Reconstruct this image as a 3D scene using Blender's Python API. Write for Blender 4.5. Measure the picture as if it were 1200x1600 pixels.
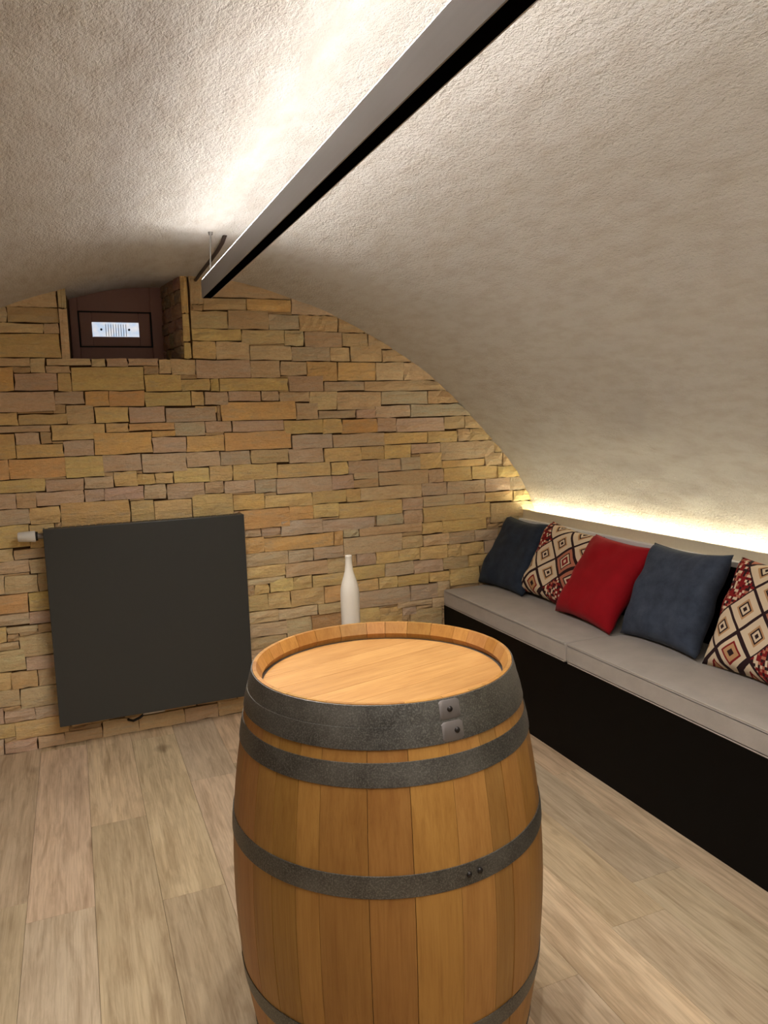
import bpy, bmesh, math, random
from mathutils import Vector, Matrix, noise

# ------------------------------------------------------------------ scene, camera, world, exposure
for o in list(bpy.data.objects):
    bpy.data.objects.remove(o)
scene = bpy.context.scene
COL = scene.collection
PI = math.pi

CAM_H = 1.4665
yaw, pitch, roll = math.radians(22.2225), math.radians(7.1557), math.radians(-1.7904)
fw = Vector((math.sin(yaw) * math.cos(pitch), math.cos(yaw) * math.cos(pitch), -math.sin(pitch)))
rt = Vector((math.cos(yaw), -math.sin(yaw), 0))
up = rt.cross(fw)
rt2 = math.cos(roll) * rt + math.sin(roll) * up
up2 = -math.sin(roll) * rt + math.cos(roll) * up
cam_data = bpy.data.cameras.new('camera')
cam = bpy.data.objects.new('camera', cam_data)
COL.objects.link(cam)
m = Matrix((rt2, up2, -fw)).transposed().to_4x4()
m.translation = Vector((0, 0, CAM_H))
cam.matrix_world = m
cam_data.sensor_fit = 'VERTICAL'
cam_data.sensor_height = 36
cam_data.lens = 1178.85 / 1600 * 36
cam_data.clip_start = 0.05
scene.camera = cam

world = bpy.data.worlds.new('world')
scene.world = world
world.use_nodes = True
world.node_tree.nodes['Background'].inputs[0].default_value = (0.6, 0.75, 1, 1)
world.node_tree.nodes['Background'].inputs[1].default_value = 0.02

scene.view_settings.view_transform = 'Standard'
scene.view_settings.look = 'None'
scene.view_settings.gamma = 1
scene.view_settings.use_curve_mapping = False
scene.view_settings.exposure = 0.50

LAMP_POWER = 14.5       # emission of the diffuser on top of the hanging linear lamp
LAMP_COLOR = (1.0, 0.965, 0.925, 1)
SIDE_POWER = 3.6        # fill lights added above the lamp, throwing light sideways onto the vault
DOWN_POWER = 12.0       # each group of cells in the louvre below
COVE_POWER = 24.0       # emission of the strip behind the bench back
COVE_COLOR = (1.0, 0.97, 0.76, 1)

# ------------------------------------------------------------------ helpers
rnd = random.Random(7)

def srgb(r, g, b):
    f = lambda c: c / 12.92 if c <= 0.04045 else ((c + 0.055) / 1.055) ** 2.4
    return (f(r / 255), f(g / 255), f(b / 255), 1)

class NT:
    """small wrapper that builds a principled material"""
    def __init__(self, name):
        self.m = bpy.data.materials.new(name)
        self.m.use_nodes = True
        self.t = self.m.node_tree
        self.b = self.t.nodes['Principled BSDF']
    def n(self, kind, **kw):
        nd = self.t.nodes.new('ShaderNode' + kind)
        for k, v in kw.items():
            if k.startswith('i_'):
                key = k[2:]
                key = int(key) if key.isdigit() else key
                self.put(nd.inputs[key], v)
            else:
                setattr(nd, k, v)
        return nd
    def put(self, sock, v):
        if hasattr(v, 'is_output') or isinstance(v, bpy.types.NodeSocket):
            self.t.links.new(v, sock)
        else:
            sock.default_value = v
    def math(self, op, a, b=0.0, c=0.0):
        nd = self.n('Math', operation=op)
        self.put(nd.inputs[0], a); self.put(nd.inputs[1], b); self.put(nd.inputs[2], c)
        return nd.outputs[0]
    def mix(self, f, a, b, mode='MIX'):
        nd = self.n('Mix', data_type='RGBA', blend_type=mode)
        self.put(nd.inputs[0], f); self.put(nd.inputs[6], a); self.put(nd.inputs[7], b)
        return nd.outputs[2]
    def coords(self, scale=(1, 1, 1), kind='Object'):
        tc = self.n('TexCoord')
        mp = self.n('Mapping')
        mp.inputs['Scale'].default_value = scale
        self.t.links.new(tc.outputs[kind], mp.inputs[0])
        return mp.outputs[0]
    def noise(self, vec, scale, detail=4, rough=0.55, w=None, dist=0.0):
        nd = self.n('TexNoise')
        if w is not None:
            nd.noise_dimensions = '4D'
            self.put(nd.inputs['W'], w)
        self.put(nd.inputs['Vector'], vec)
        nd.inputs['Scale'].default_value = scale
        nd.inputs['Detail'].default_value = detail
        nd.inputs['Roughness'].default_value = rough
        nd.inputs['Distortion'].default_value = dist
        return nd.outputs[0]
    def ramp(self, f, stops, interp='LINEAR'):
        nd = self.n('ValToRGB')
        r = nd.color_ramp
        r.interpolation = interp
        while len(r.elements) < len(stops):
            r.elements.new(0.5)
        for e, (p, c) in zip(r.elements, stops):
            e.position = p
            e.color = c if not isinstance(c, (int, float)) else (c, c, c, 1)
        self.put(nd.inputs[0], f)
        return nd.outputs[0]
    def bump(self, h, strength, dist):
        nd = self.n('Bump')
        nd.inputs['Strength'].default_value = strength
        nd.inputs['Distance'].default_value = dist
        self.put(nd.inputs['Height'], h)
        self.put(self.b.inputs['Normal'], nd.outputs[0])
    def base(self, c): self.put(self.b.inputs['Base Color'], c)
    def set(self, rough=None, metal=None, spec=None):
        if rough is not None: self.put(self.b.inputs['Roughness'], rough)
        if metal is not None: self.put(self.b.inputs['Metallic'], metal)
        if spec is not None: self.put(self.b.inputs['Specular IOR Level'], spec)

def plain(name, c, rough=0.6, metal=0.0, spec=0.5, speck=0.06, scale=80):
    t = NT(name)
    nz = t.noise(t.coords(), scale, 3)
    t.base(t.mix(nz, tuple(x * (1 - speck) for x in c[:3]) + (1,), tuple(min(1, x * (1 + speck)) for x in c[:3]) + (1,)))
    t.set(rough, metal, spec)
    return t.m

def emitter(name, c, power):
    t = NT(name)
    t.base((0.8, 0.8, 0.8, 1))
    t.b.inputs['Emission Color'].default_value = c
    t.b.inputs['Emission Strength'].default_value = power
    return t.m

def link(name, data, mat=None, parent=None):
    o = bpy.data.objects.new(name, data)
    COL.objects.link(o)
    if parent is not None: o.parent = parent
    if mat is not None and data is not None and not data.materials: data.materials.append(mat)
    return o

def empty(name, loc=(0, 0, 0), rot=(0, 0, 0)):
    o = bpy.data.objects.new(name, None)
    COL.objects.link(o)
    o.location = loc; o.rotation_euler = rot
    o.empty_display_size = 0.1
    return o

def tag(o, label=None, cat=None, group=None, kind=None):
    if label: o['label'] = label
    if cat: o['category'] = cat
    if group: o['group'] = group
    if kind: o['kind'] = kind
    return o

def mesh_from_bm(name, bm, smooth=False):
    me = bpy.data.meshes.new(name)
    bmesh.ops.recalc_face_normals(bm, faces=bm.faces)
    bm.to_mesh(me); bm.free()
    if smooth:
        for p in me.polygons: p.use_smooth = True
    return me

def mesh_py(name, verts, faces, smooth=False):
    bm = bmesh.new()
    vs = [bm.verts.new(v) for v in verts]
    for f in faces:
        try: bm.faces.new([vs[i] for i in f])
        except ValueError: pass
    return mesh_from_bm(name, bm, smooth)

def box_bm(x0, x1, y0, y1, z0, z1, bevel=0.0, seg=2, bm=None):
    own = bm is None
    if own: bm = bmesh.new()
    vs = [bm.verts.new((x, y, z)) for x in (x0, x1) for y in (y0, y1) for z in (z0, z1)]
    fs = [bm.faces.new([vs[i] for i in f]) for f in ((0, 1, 3, 2), (4, 6, 7, 5), (0, 4, 5, 1), (2, 3, 7, 6), (0, 2, 6, 4), (1, 5, 7, 3))]
    if bevel > 0:
        es = list({e for f in fs for e in f.edges})
        bmesh.ops.bevel(bm, geom=es, offset=bevel, segments=seg, affect='EDGES', profile=0.5)
    return bm

def box(name, x0, x1, y0, y1, z0, z1, mat, parent=None, bevel=0.0, seg=2):
    return link(name, mesh_from_bm(name, box_bm(x0, x1, y0, y1, z0, z1, bevel, seg), False), mat, parent)

def smooth_by_angle(o, ang=40):
    me = o.data
    for p in me.polygons: p.use_smooth = True
    me.set_sharp_from_angle(angle=math.radians(ang))
    return o

def tube(name, pts, r, mat, parent=None, n=10, cap=True):
    pts = [Vector(p) for p in pts]
    rings = []
    for i, p in enumerate(pts):
        d = (pts[min(i + 1, len(pts) - 1)] - pts[max(i - 1, 0)]).normalized()
        a = d.orthogonal().normalized() if i == 0 else (rings[-1][1] - d * rings[-1][1].dot(d)).normalized()
        rings.append((p, a, d.cross(a)))
    rr = r if isinstance(r, (list, tuple)) else [r] * len(pts)
    verts, faces = [], []
    for k, (p, a, b) in enumerate(rings):
        for j in range(n):
            t = 2 * PI * j / n
            verts.append(p + (a * math.cos(t) + b * math.sin(t)) * rr[k])
    for k in range(len(pts) - 1):
        for j in range(n):
            faces.append((k * n + j, k * n + (j + 1) % n, (k + 1) * n + (j + 1) % n, (k + 1) * n + j))
    if cap:
        faces.append(tuple(range(n))); faces.append(tuple((len(pts) - 1) * n + j for j in range(n)))
    o = link(name, mesh_py(name, verts, faces), mat, parent)
    return smooth_by_angle(o, 50)

def lathe(name, prof, mat, parent=None, n=48, loc=(0, 0, 0), ang=40):
    verts, faces = [], []
    for r, z in prof:
        for j in range(n):
            t = 2 * PI * j / n
            verts.append((r * math.cos(t), r * math.sin(t), z))
    for k in range(len(prof) - 1):
        for j in range(n):
            faces.append((k * n + j, k * n + (j + 1) % n, (k + 1) * n + (j + 1) % n, (k + 1) * n + j))
    if prof[0][0] > 1e-4: faces.append(tuple(range(n)))
    if prof[-1][0] > 1e-4: faces.append(tuple((len(prof) - 1) * n + j for j in range(n)))
    bm = bmesh.new()
    vs = [bm.verts.new(v) for v in verts]
    for f in faces: bm.faces.new([vs[i] for i in f])
    bmesh.ops.remove_doubles(bm, verts=bm.verts, dist=1e-5)
    o = link(name, mesh_from_bm(name, bm), mat, parent)
    o.location = loc
    return smooth_by_angle(o, ang)

# ------------------------------------------------------------------ materials
def mat_plaster():
    t = NT('rough_plaster')
    v = t.coords()
    vs = t.coords((1.6, 0.55, 1.6))
    big = t.noise(v, 3.2, 1)
    c = t.mix(big, srgb(232, 226, 219), srgb(240, 235, 229))
    n1 = t.noise(vs, 15, 4, 0.6)
    c = t.mix(t.ramp(n1, [(0.42, 0.0), (0.75, 1.0)]), c, srgb(222, 213, 203))
    t.base(c)
    n2 = t.noise(t.coords((1.3, 0.8, 1.3)), 95, 4, 0.7)
    n3 = t.noise(vs, 5.5, 2, 0.5)
    h = t.math('ADD', t.math('MULTIPLY', n1, 0.9), t.math('MULTIPLY', n2, 1.0))
    h = t.math('ADD', h, t.math('MULTIPLY', n3, 1.2))
    t.bump(h, 0.9, 0.021)
    t.set(0.92, 0, 0.2)
    return t.m

def mat_stone():
    t = NT('split_stone')
    oi = t.n('ObjectInfo')
    v = t.coords((1, 1, 1.9))
    w = t.math('MULTIPLY', oi.outputs['Random'], 40.0)
    n1 = t.noise(v, 14, 3, 0.6, w=w)
    n2 = t.noise(v, 75, 4, 0.7, w=w)
    n3 = t.noise(t.coords((0.8, 1, 4.5)), 11, 4, 0.65, w=t.math('ADD', w, 13.0), dist=0.6)
    c = t.mix(t.ramp(n1, [(0.35, 0.0), (0.7, 1.0)]), oi.outputs['Color'], t.mix(0.5, oi.outputs['Color'], srgb(214, 184, 146)))
    c = t.mix(t.ramp(n3, [(0.42, 0.0), (0.66, 0.55)]), c, t.mix(0.5, c, srgb(236, 178, 120)))
    c = t.mix(t.ramp(n3, [(0.30, 0.6), (0.44, 0.0)]), c, t.mix(0.6, c, srgb(196, 180, 164)))
    c = t.mix(t.ramp(n2, [(0.3, 0.50), (0.65, 0.0)]), c, t.mix(1.0, c, (0.78, 0.73, 0.68, 1), 'MULTIPLY'))
    t.base(c)
    h = t.math('ADD', t.math('MULTIPLY', n1, 0.8), t.math('MULTIPLY', n2, 0.5))
    h = t.math('ADD', h, t.math('MULTIPLY', n3, 0.9))
    t.bump(h, 0.85, 0.013)
    t.set(0.88, 0, 0.25)
    return t.m

def mat_mortar():
    t = NT('dark_mortar')
    n = t.noise(t.coords((1, 1, 2)), 25, 5)
    t.base(t.mix(n, srgb(70, 52, 34), srgb(98, 75, 50)))
    t.bump(n, 0.6, 0.01)
    t.set(0.95, 0, 0.1)
    return t.m

def mat_floor():
    t = NT('oak_plank')
    oi = t.n('ObjectInfo')
    w = t.math('MULTIPLY', oi.outputs['Random'], 60.0)
    v = t.coords((1, 0.11, 1))
    n1 = t.noise(v, 34, 4, 0.62, w=w, dist=0.8)
    n2 = t.noise(v, 9, 3, 0.5, w=w, dist=1.4)
    fine = t.noise(t.coords((1, 0.035, 1)), 160, 4, 0.6, w=w)
    patch = t.noise(t.coords((1, 0.45, 1)), 5.0, 3, 0.5, w=w)
    knot = t.noise(t.coords((1, 0.6, 1)), 9.0, 2, 0.4, w=t.math('ADD', w, 9.0))
    c = oi.outputs['Color']
    c = t.mix(t.ramp(n1, [(0.42, 0.0), (0.66, 0.75)]), c, t.mix(1.0, c, (0.62, 0.56, 0.50, 1), 'MULTIPLY'))
    c = t.mix(t.ramp(n2, [(0.5, 0.0), (0.7, 0.45)]), c, t.mix(1.0, c, (1.22, 1.22, 1.20, 1), 'MULTIPLY'))
    c = t.mix(t.ramp(fine, [(0.45, 0.0), (0.7, 0.6)]), c, t.mix(1.0, c, (0.66, 0.60, 0.54, 1), 'MULTIPLY'))
    c = t.mix(t.ramp(patch, [(0.55, 0.0), (0.72, 0.55)]), c, t.mix(1.0, c, (0.66, 0.62, 0.60, 1), 'MULTIPLY'))
    c = t.mix(t.ramp(knot, [(0.65, 0.0), (0.76, 0.7)]), c, t.mix(1.0, c, (0.42, 0.36, 0.32, 1), 'MULTIPLY'))
    t.base(c)
    t.bump(t.math('ADD', n1, t.math('MULTIPLY', fine, 0.6)), 0.15, 0.004)
    t.set(0.48, 0, 0.35)
    return t.m

def mat_barrel(name, mult=1.0, horizontal=False):
    t = NT(name)
    oi = t.n('ObjectInfo')
    w = t.math('MULTIPLY', oi.outputs['Random'], 60.0)
    s = (0.12, 1, 1) if horizontal else (1, 1, 0.06)
    n1 = t.noise(t.coords(s), 60, 4, 0.6, w=w, dist=0.5)
    n2 = t.noise(t.coords((1, 1, 0.4) if not horizontal else (0.5, 1, 1)), 7, 4, 0.55, w=w, dist=0.7)
    fine = t.noise(t.coords((0.05, 1, 1) if horizontal else (1, 1, 0.025)), 240, 3, 0.6, w=w)
    c = oi.outputs['Color']
    c = t.mix(t.ramp(n1, [(0.4, 0.0), (0.75, 0.6)]), c, t.mix(1.0, c, (0.66, 0.55, 0.44, 1), 'MULTIPLY'))
    c = t.mix(t.ramp(n2, [(0.45, 0.0), (0.72, 0.5)]), c, t.mix(1.0, c, (0.72, 0.62, 0.50, 1), 'MULTIPLY'))
    c = t.mix(t.ramp(fine, [(0.45, 0.0), (0.8, 0.45)]), c, t.mix(1.0, c, (0.62, 0.50, 0.40, 1), 'MULTIPLY'))
    t.base(c)
    t.bump(t.math('ADD', n1, fine), 0.25, 0.003)
    t.set(0.5, 0, 0.35)
    return t.m

def mat_steel():
    t = NT('galvanised_hoop_steel')
    v = t.coords()
    n1 = t.noise(v, 9, 5, 0.6)
    n2 = t.noise(v, 330, 5, 0.75)
    c = t.mix(t.ramp(n1, [(0.35, 0.0), (0.7, 1.0)]), srgb(76, 74, 70), srgb(116, 113, 106))
    c = t.mix(t.ramp(n2, [(0.47, 0.0), (0.75, 0.7)]), c, srgb(172, 169, 160))
    t.base(c)
    t.bump(n2, 0.2, 0.001)
    t.set(t.ramp(n1, [(0.3, 0.42), (0.7, 0.62)]), 0.75, 0.5)
    return t.m

def mat_fabric(name, ca, cb, weave=900, rough=0.9, mott=14, amt=1.0, sheen=0.15):
    t = NT(name)
    v = t.coords()
    n1 = t.noise(v, mott, 4, 0.6)
    n2 = t.noise(v, weave * 0.4, 2, 0.7)
    c = t.mix(t.ramp(n1, [(0.3, 0.0), (0.7, 1.0)]), ca, cb)
    c = t.mix(t.ramp(n2, [(0.3, 0.35 * amt), (0.7, 0.0)]), c, t.mix(1.0, c, (0.6, 0.6, 0.6, 1), 'MULTIPLY'))
    t.base(c)
    t.bump(t.math('ADD', t.math('MULTIPLY', n2, 0.3), n1), 0.3, 0.003)
    t.set(rough, 0, 0.2)
    t.b.inputs['Sheen Weight'].default_value = sheen
    return t.m

def mat_kilim():
    t = NT('kilim_diamond_fabric')
    tc = t.n('TexCoord')
    sep = t.n('SeparateXYZ', i_0=tc.outputs['UV'])
    u, v = sep.outputs[0], sep.outputs[1]
    k = 2.8
    a = t.math('MULTIPLY', t.math('ADD', u, v), k)
    b = t.math('MULTIPLY', t.math('SUBTRACT', u, v), k)
    fa = t.math('ABSOLUTE', t.math('SUBTRACT', t.math('FRACT', a), 0.5))
    fb = t.math('ABSOLUTE', t.math('SUBTRACT', t.math('FRACT', b), 0.5))
    d = t.math('MULTIPLY', t.math('MAXIMUM', fa, fb), 2.0)
    comb = t.n('CombineXYZ')
    t.put(comb.inputs[0], t.math('FLOOR', a)); t.put(comb.inputs[1], t.math('FLOOR', b))
    wn = t.n('TexWhiteNoise', i_Vector=comb.outputs[0])
    h = wn.outputs[0]
    cream, ink, red, tan, rose = srgb(226, 205, 176), srgb(52, 34, 36), srgb(138, 34, 36), srgb(196, 150, 108), srgb(190, 120, 96)
    ringA = t.ramp(d, [(0.0, ink), (0.13, cream), (0.28, ink), (0.38, tan), (0.50, cream), (0.90, ink)], 'CONSTANT')
    ringB = t.ramp(d, [(0.0, cream), (0.15, red), (0.36, cream), (0.50, ink), (0.60, rose), (0.86, ink)], 'CONSTANT')
    ringC = t.ramp(d, [(0.0, ink), (0.18, tan), (0.42, red), (0.54, cream), (0.82, ink)], 'CONSTANT')
    # mosaic cells of small red, ink and cream flecks
    sc = t.n('VectorMath', operation='SCALE', i_0=tc.outputs['UV']); sc.inputs['Scale'].default_value = 44
    fl = t.n('VectorMath', operation='FLOOR', i_0=sc.outputs[0])
    w2 = t.n('TexWhiteNoise', i_Vector=fl.outputs[0])
    mos = t.ramp(w2.outputs[0], [(0.0, red), (0.38, ink), (0.56, cream), (0.74, rose), (0.88, srgb(90, 24, 30))], 'CONSTANT')
    c = t.mix(t.math('GREATER_THAN', h, 0.36), ringA, ringB)
    c = t.mix(t.math('GREATER_THAN', h, 0.58), c, ringC)
    c = t.mix(t.math('GREATER_THAN', h, 0.74), c, mos)
    t.base(c)
    n2 = t.noise(tc.outputs['UV'], 220, 2)
    t.bump(n2, 0.3, 0.002)
    t.set(0.92, 0, 0.15)
    return t.m

def mat_lamp_body():
    t = NT('anthracite_lamp_profile')
    n = t.noise(t.coords((1, 0.05, 1)), 120, 3)
    t.base(t.mix(n, srgb(170, 169, 173), srgb(178, 177, 181)))
    t.set(0.38, 0.6, 0.6)
    return t.m

PLASTER = mat_plaster(); STONE = mat_stone(); MORTAR = mat_mortar(); FLOORM = mat_floor()
STAVE = mat_barrel('barrel_oak'); HEADM = mat_barrel('barrel_head_oak', horizontal=True); STEEL = mat_steel()
LAMPM = mat_lamp_body()
BLACK = plain('black_laminate', srgb(5, 4, 5), 0.5, 0, 0.12)

# ------------------------------------------------------------------ the room
D = 3.695                      # distance of the stone wall
Y_BACK = -1.7                  # wall behind the viewpoint
RIGHT = [(0.515, 2.146), (0.62, 2.144), (0.72, 2.138), (0.82, 2.122), (0.941, 2.092), (1.132, 2.034), (1.264, 1.984), (1.40, 1.919), (1.50, 1.868),
         (1.61, 1.804), (1.756, 1.711), (1.887, 1.604), (2.022, 1.478), (2.121, 1.378), (2.223, 1.272), (2.305, 1.174), (2.368, 1.077),
         (2.424, 0.968), (2.46, 0.87), (2.50, 0.74), (2.535, 0.56), (2.56, 0.36), (2.575, 0.18), (2.58, 0.0)]
LEFT = [(1.03 - x, z) for x, z in RIGHT]
PROFILE = list(reversed(LEFT))[:-1] + RIGHT

def smooth_profile(pts, sub=4):
    out = []
    P = [Vector(p) for p in pts]
    for i in range(len(P) - 1):
        p0, p1, p2, p3 = P[max(i - 1, 0)], P[i], P[i + 1], P[min(i + 2, len(P) - 1)]
        for k in range(sub):
            t = k / sub
            out.append(0.5 * ((2 * p1) + (p2 - p0) * t + (2 * p0 - 5 * p1 + 4 * p2 - p3) * t * t + (3 * p1 - p0 - 3 * p2 + p3) * t ** 3))
    out.append(P[-1])
    for _ in range(3):
        out = [out[0]] + [(out[i - 1] + out[i] * 2 + out[i + 1]) / 4 for i in range(1, len(out) - 1)] + [out[-1]]
    return out

PROF = smooth_profile(PROFILE)

def vault_z(x):
    for a, b in zip(PROF, PROF[1:]):
        if a.x <= x <= b.x and b.x > a.x:
            return a.y + (b.y - a.y) * (x - a.x) / (b.x - a.x)
    return 0.0

def build_vault():
    ny = 150
    y0, y1 = Y_BACK, D + 0.40
    verts, faces = [], []
    n = len(PROF)
    for j in range(ny + 1):
        y = y0 + (y1 - y0) * j / ny
        for i, p in enumerate(PROF):
            a, b = PROF[max(i - 1, 0)], PROF[min(i + 1, n - 1)]
            d = (b - a).normalized()
            nrm = Vector((d.y, 0, -d.x))
            q = Vector((p.x, y, p.y))
            k = noise.noise(q * 2.3) * 0.006 + noise.noise(q * 6.1 + Vector((5, 1, 2))) * 0.0045 + noise.noise(Vector((q.x * 14, q.y * 7, q.z * 14))) * 0.003
            if y > D - 0.25: k *= max(0.0, (D - y) / 0.25)
            if i in (0, n - 1): k = 0
            verts.append(q + nrm * k)
    for j in range(ny):
        for i in range(n - 1):
            faces.append((j * n + i, j * n + i + 1, (j + 1) * n + i + 1, (j + 1) * n + i))
    me = bpy.data.meshes.new('ceiling')
    me.from_pydata([tuple(v) for v in verts], [], faces)
    for p in me.polygons: p.use_smooth = True
    return tag(link('ceiling', me, PLASTER), 'low barrel vault of rough beige plaster', kind='structure')

build_vault()

# wall behind the viewpoint
box('wall_front', -1.6, 2.65, Y_BACK - 0.1, Y_BACK, -0.05, 2.3, PLASTER)['kind'] = 'structure'

# floor: slab and single planks
floor = box('floor', -1.6, 2.62, Y_BACK - 0.1, D + 0.1, -0.08, -0.012, plain('floor_underlay', srgb(90, 72, 56), 0.9))
tag(floor, 'pale oak laminate plank floor', kind='structure')
PW = 0.1945
FIRST_JOINT = {0: 2.85, 1: 2.29, -1: 2.35, 2: 3.05, 3: 1.85, 4: 2.6, 5: 1.5, 6: 2.2, 7: 2.9, 8: 1.75, 9: 2.45}
for k in range(-8, 10):
    x0 = -0.042 + k * PW
    x1 = x0 + PW
    x0c, x1c = max(x0, -1.54), min(x1, 1.90)
    if x1c - x0c < 0.02: continue
    j = FIRST_JOINT.get(k, 2.0 + ((k * 0.37) % 1.2))
    cuts = [j + 1.29 * q for q in range(-5, 4)]
    cuts = [Y_BACK] + [c for c in cuts if Y_BACK + 0.05 < c < D - 0.05] + [D + 0.004]
    for a, b in zip(cuts, cuts[1:]):
        o = box('floor_plank', x0c + 0.0004, x1c - 0.0004, a + 0.0004, b - 0.0004, -0.0119, 0.0, FLOORM, floor, bevel=0.0006, seg=1)
        s = rnd.uniform(0.95, 1.05)
        c = srgb(214 * s + rnd.uniform(-4, 4), 191 * s, 160 * s + rnd.uniform(-5, 4))
        o.color = c

# ---------------- stone wall
NX0, NX1, SILL = 0.025, 0.520, 1.768
def wall_backing():
    bm = bmesh.new()
    for (x0, x1, z0, z1) in ((-1.6, NX0 - 0.006, -0.05, 2.3), (NX1 + 0.006, 2.65, -0.05, 2.3), (NX0 - 0.006, NX1 + 0.006, -0.05, SILL - 0.006)):
        box_bm(x0, x1, D + 0.008, D + 0.42, z0, z1, bm=bm)
    return mesh_from_bm('wall_back', bm)
wall = link('wall_back', wall_backing(), MORTAR)
tag(wall, 'end wall clad with split ochre and grey stones', kind='structure')

PAL = {'y': (222, 196, 136), 'o': (224, 184, 124), 't': (214, 195, 156), 'm': (204, 183, 158), 'g': (196, 185, 160), 'b': (204, 180, 142), 'r': (192, 146, 104)}

def stone_verts(x0, x1, z0, z1, r, yfront, yback, frame=None):
    """irregular split stone: 4 x 3 rough face and sides; frame maps (u, depth, w) to room coordinates"""
    W, H = x1 - x0, z1 - z0
    nx = 3 if W > 0.07 else 2
    if yfront > 1 and z1 > min(vault_z(x0), vault_z(x1)) - 0.004: nx = 9     # cut to the curve of the vault
    nz = 2
    jx, jz = min(0.0032, W * 0.05), min(0.0026, H * 0.06)
    prot = r.uniform(0.004, 0.015)
    verts, faces = [], []
    edge = [[None] * (nz + 1) for _ in range(nx + 1)]
    for i in range(nx + 1):
        for j in range(nz + 1):
            x = x0 + W * i / nx + r.uniform(-jx, jx)
            z = z0 + H * j / nz + r.uniform(-jz, jz)
            inner = 0 < i < nx and 0 < j < nz
            rim = i in (0, nx) or j in (0, nz)
            d = prot + r.uniform(-0.004, 0.004) + (0.004 if not rim else -0.002)
            edge[i][j] = len(verts)
            verts.append((x, yfront - d, z))
    ring = [(i, 0) for i in range(nx)] + [(nx, j) for j in range(nz)] + [(i, nz) for i in range(nx, 0, -1)] + [(0, j) for j in range(nz, 0, -1)]
    for i in range(nx):
        for j in range(nz):
            faces.append((edge[i][j], edge[i + 1][j], edge[i + 1][j + 1], edge[i][j + 1]))
    back = []
    for i, j in ring:
        x, y, z = verts[edge[i][j]]
        back.append(len(verts)); verts.append((x, yback, z))
    for k in range(len(ring)):
        a, b = ring[k], ring[(k + 1) % len(ring)]
        faces.append((edge[a[0]][a[1]], edge[b[0]][b[1]], back[(k + 1) % len(ring)], back[k]))
    faces.append(tuple(back))
    return verts, faces

def clamp_vault(verts):
    return [(x, y, min(z, vault_z(x) + 0.006)) for x, y, z in verts]

def stone_color(code, r):
    c = PAL[code]
    s = r.uniform(1.07, 1.17)
    return srgb(*[max(0, min(255, q * s + r.uniform(-5, 5))) for q in c])

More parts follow.
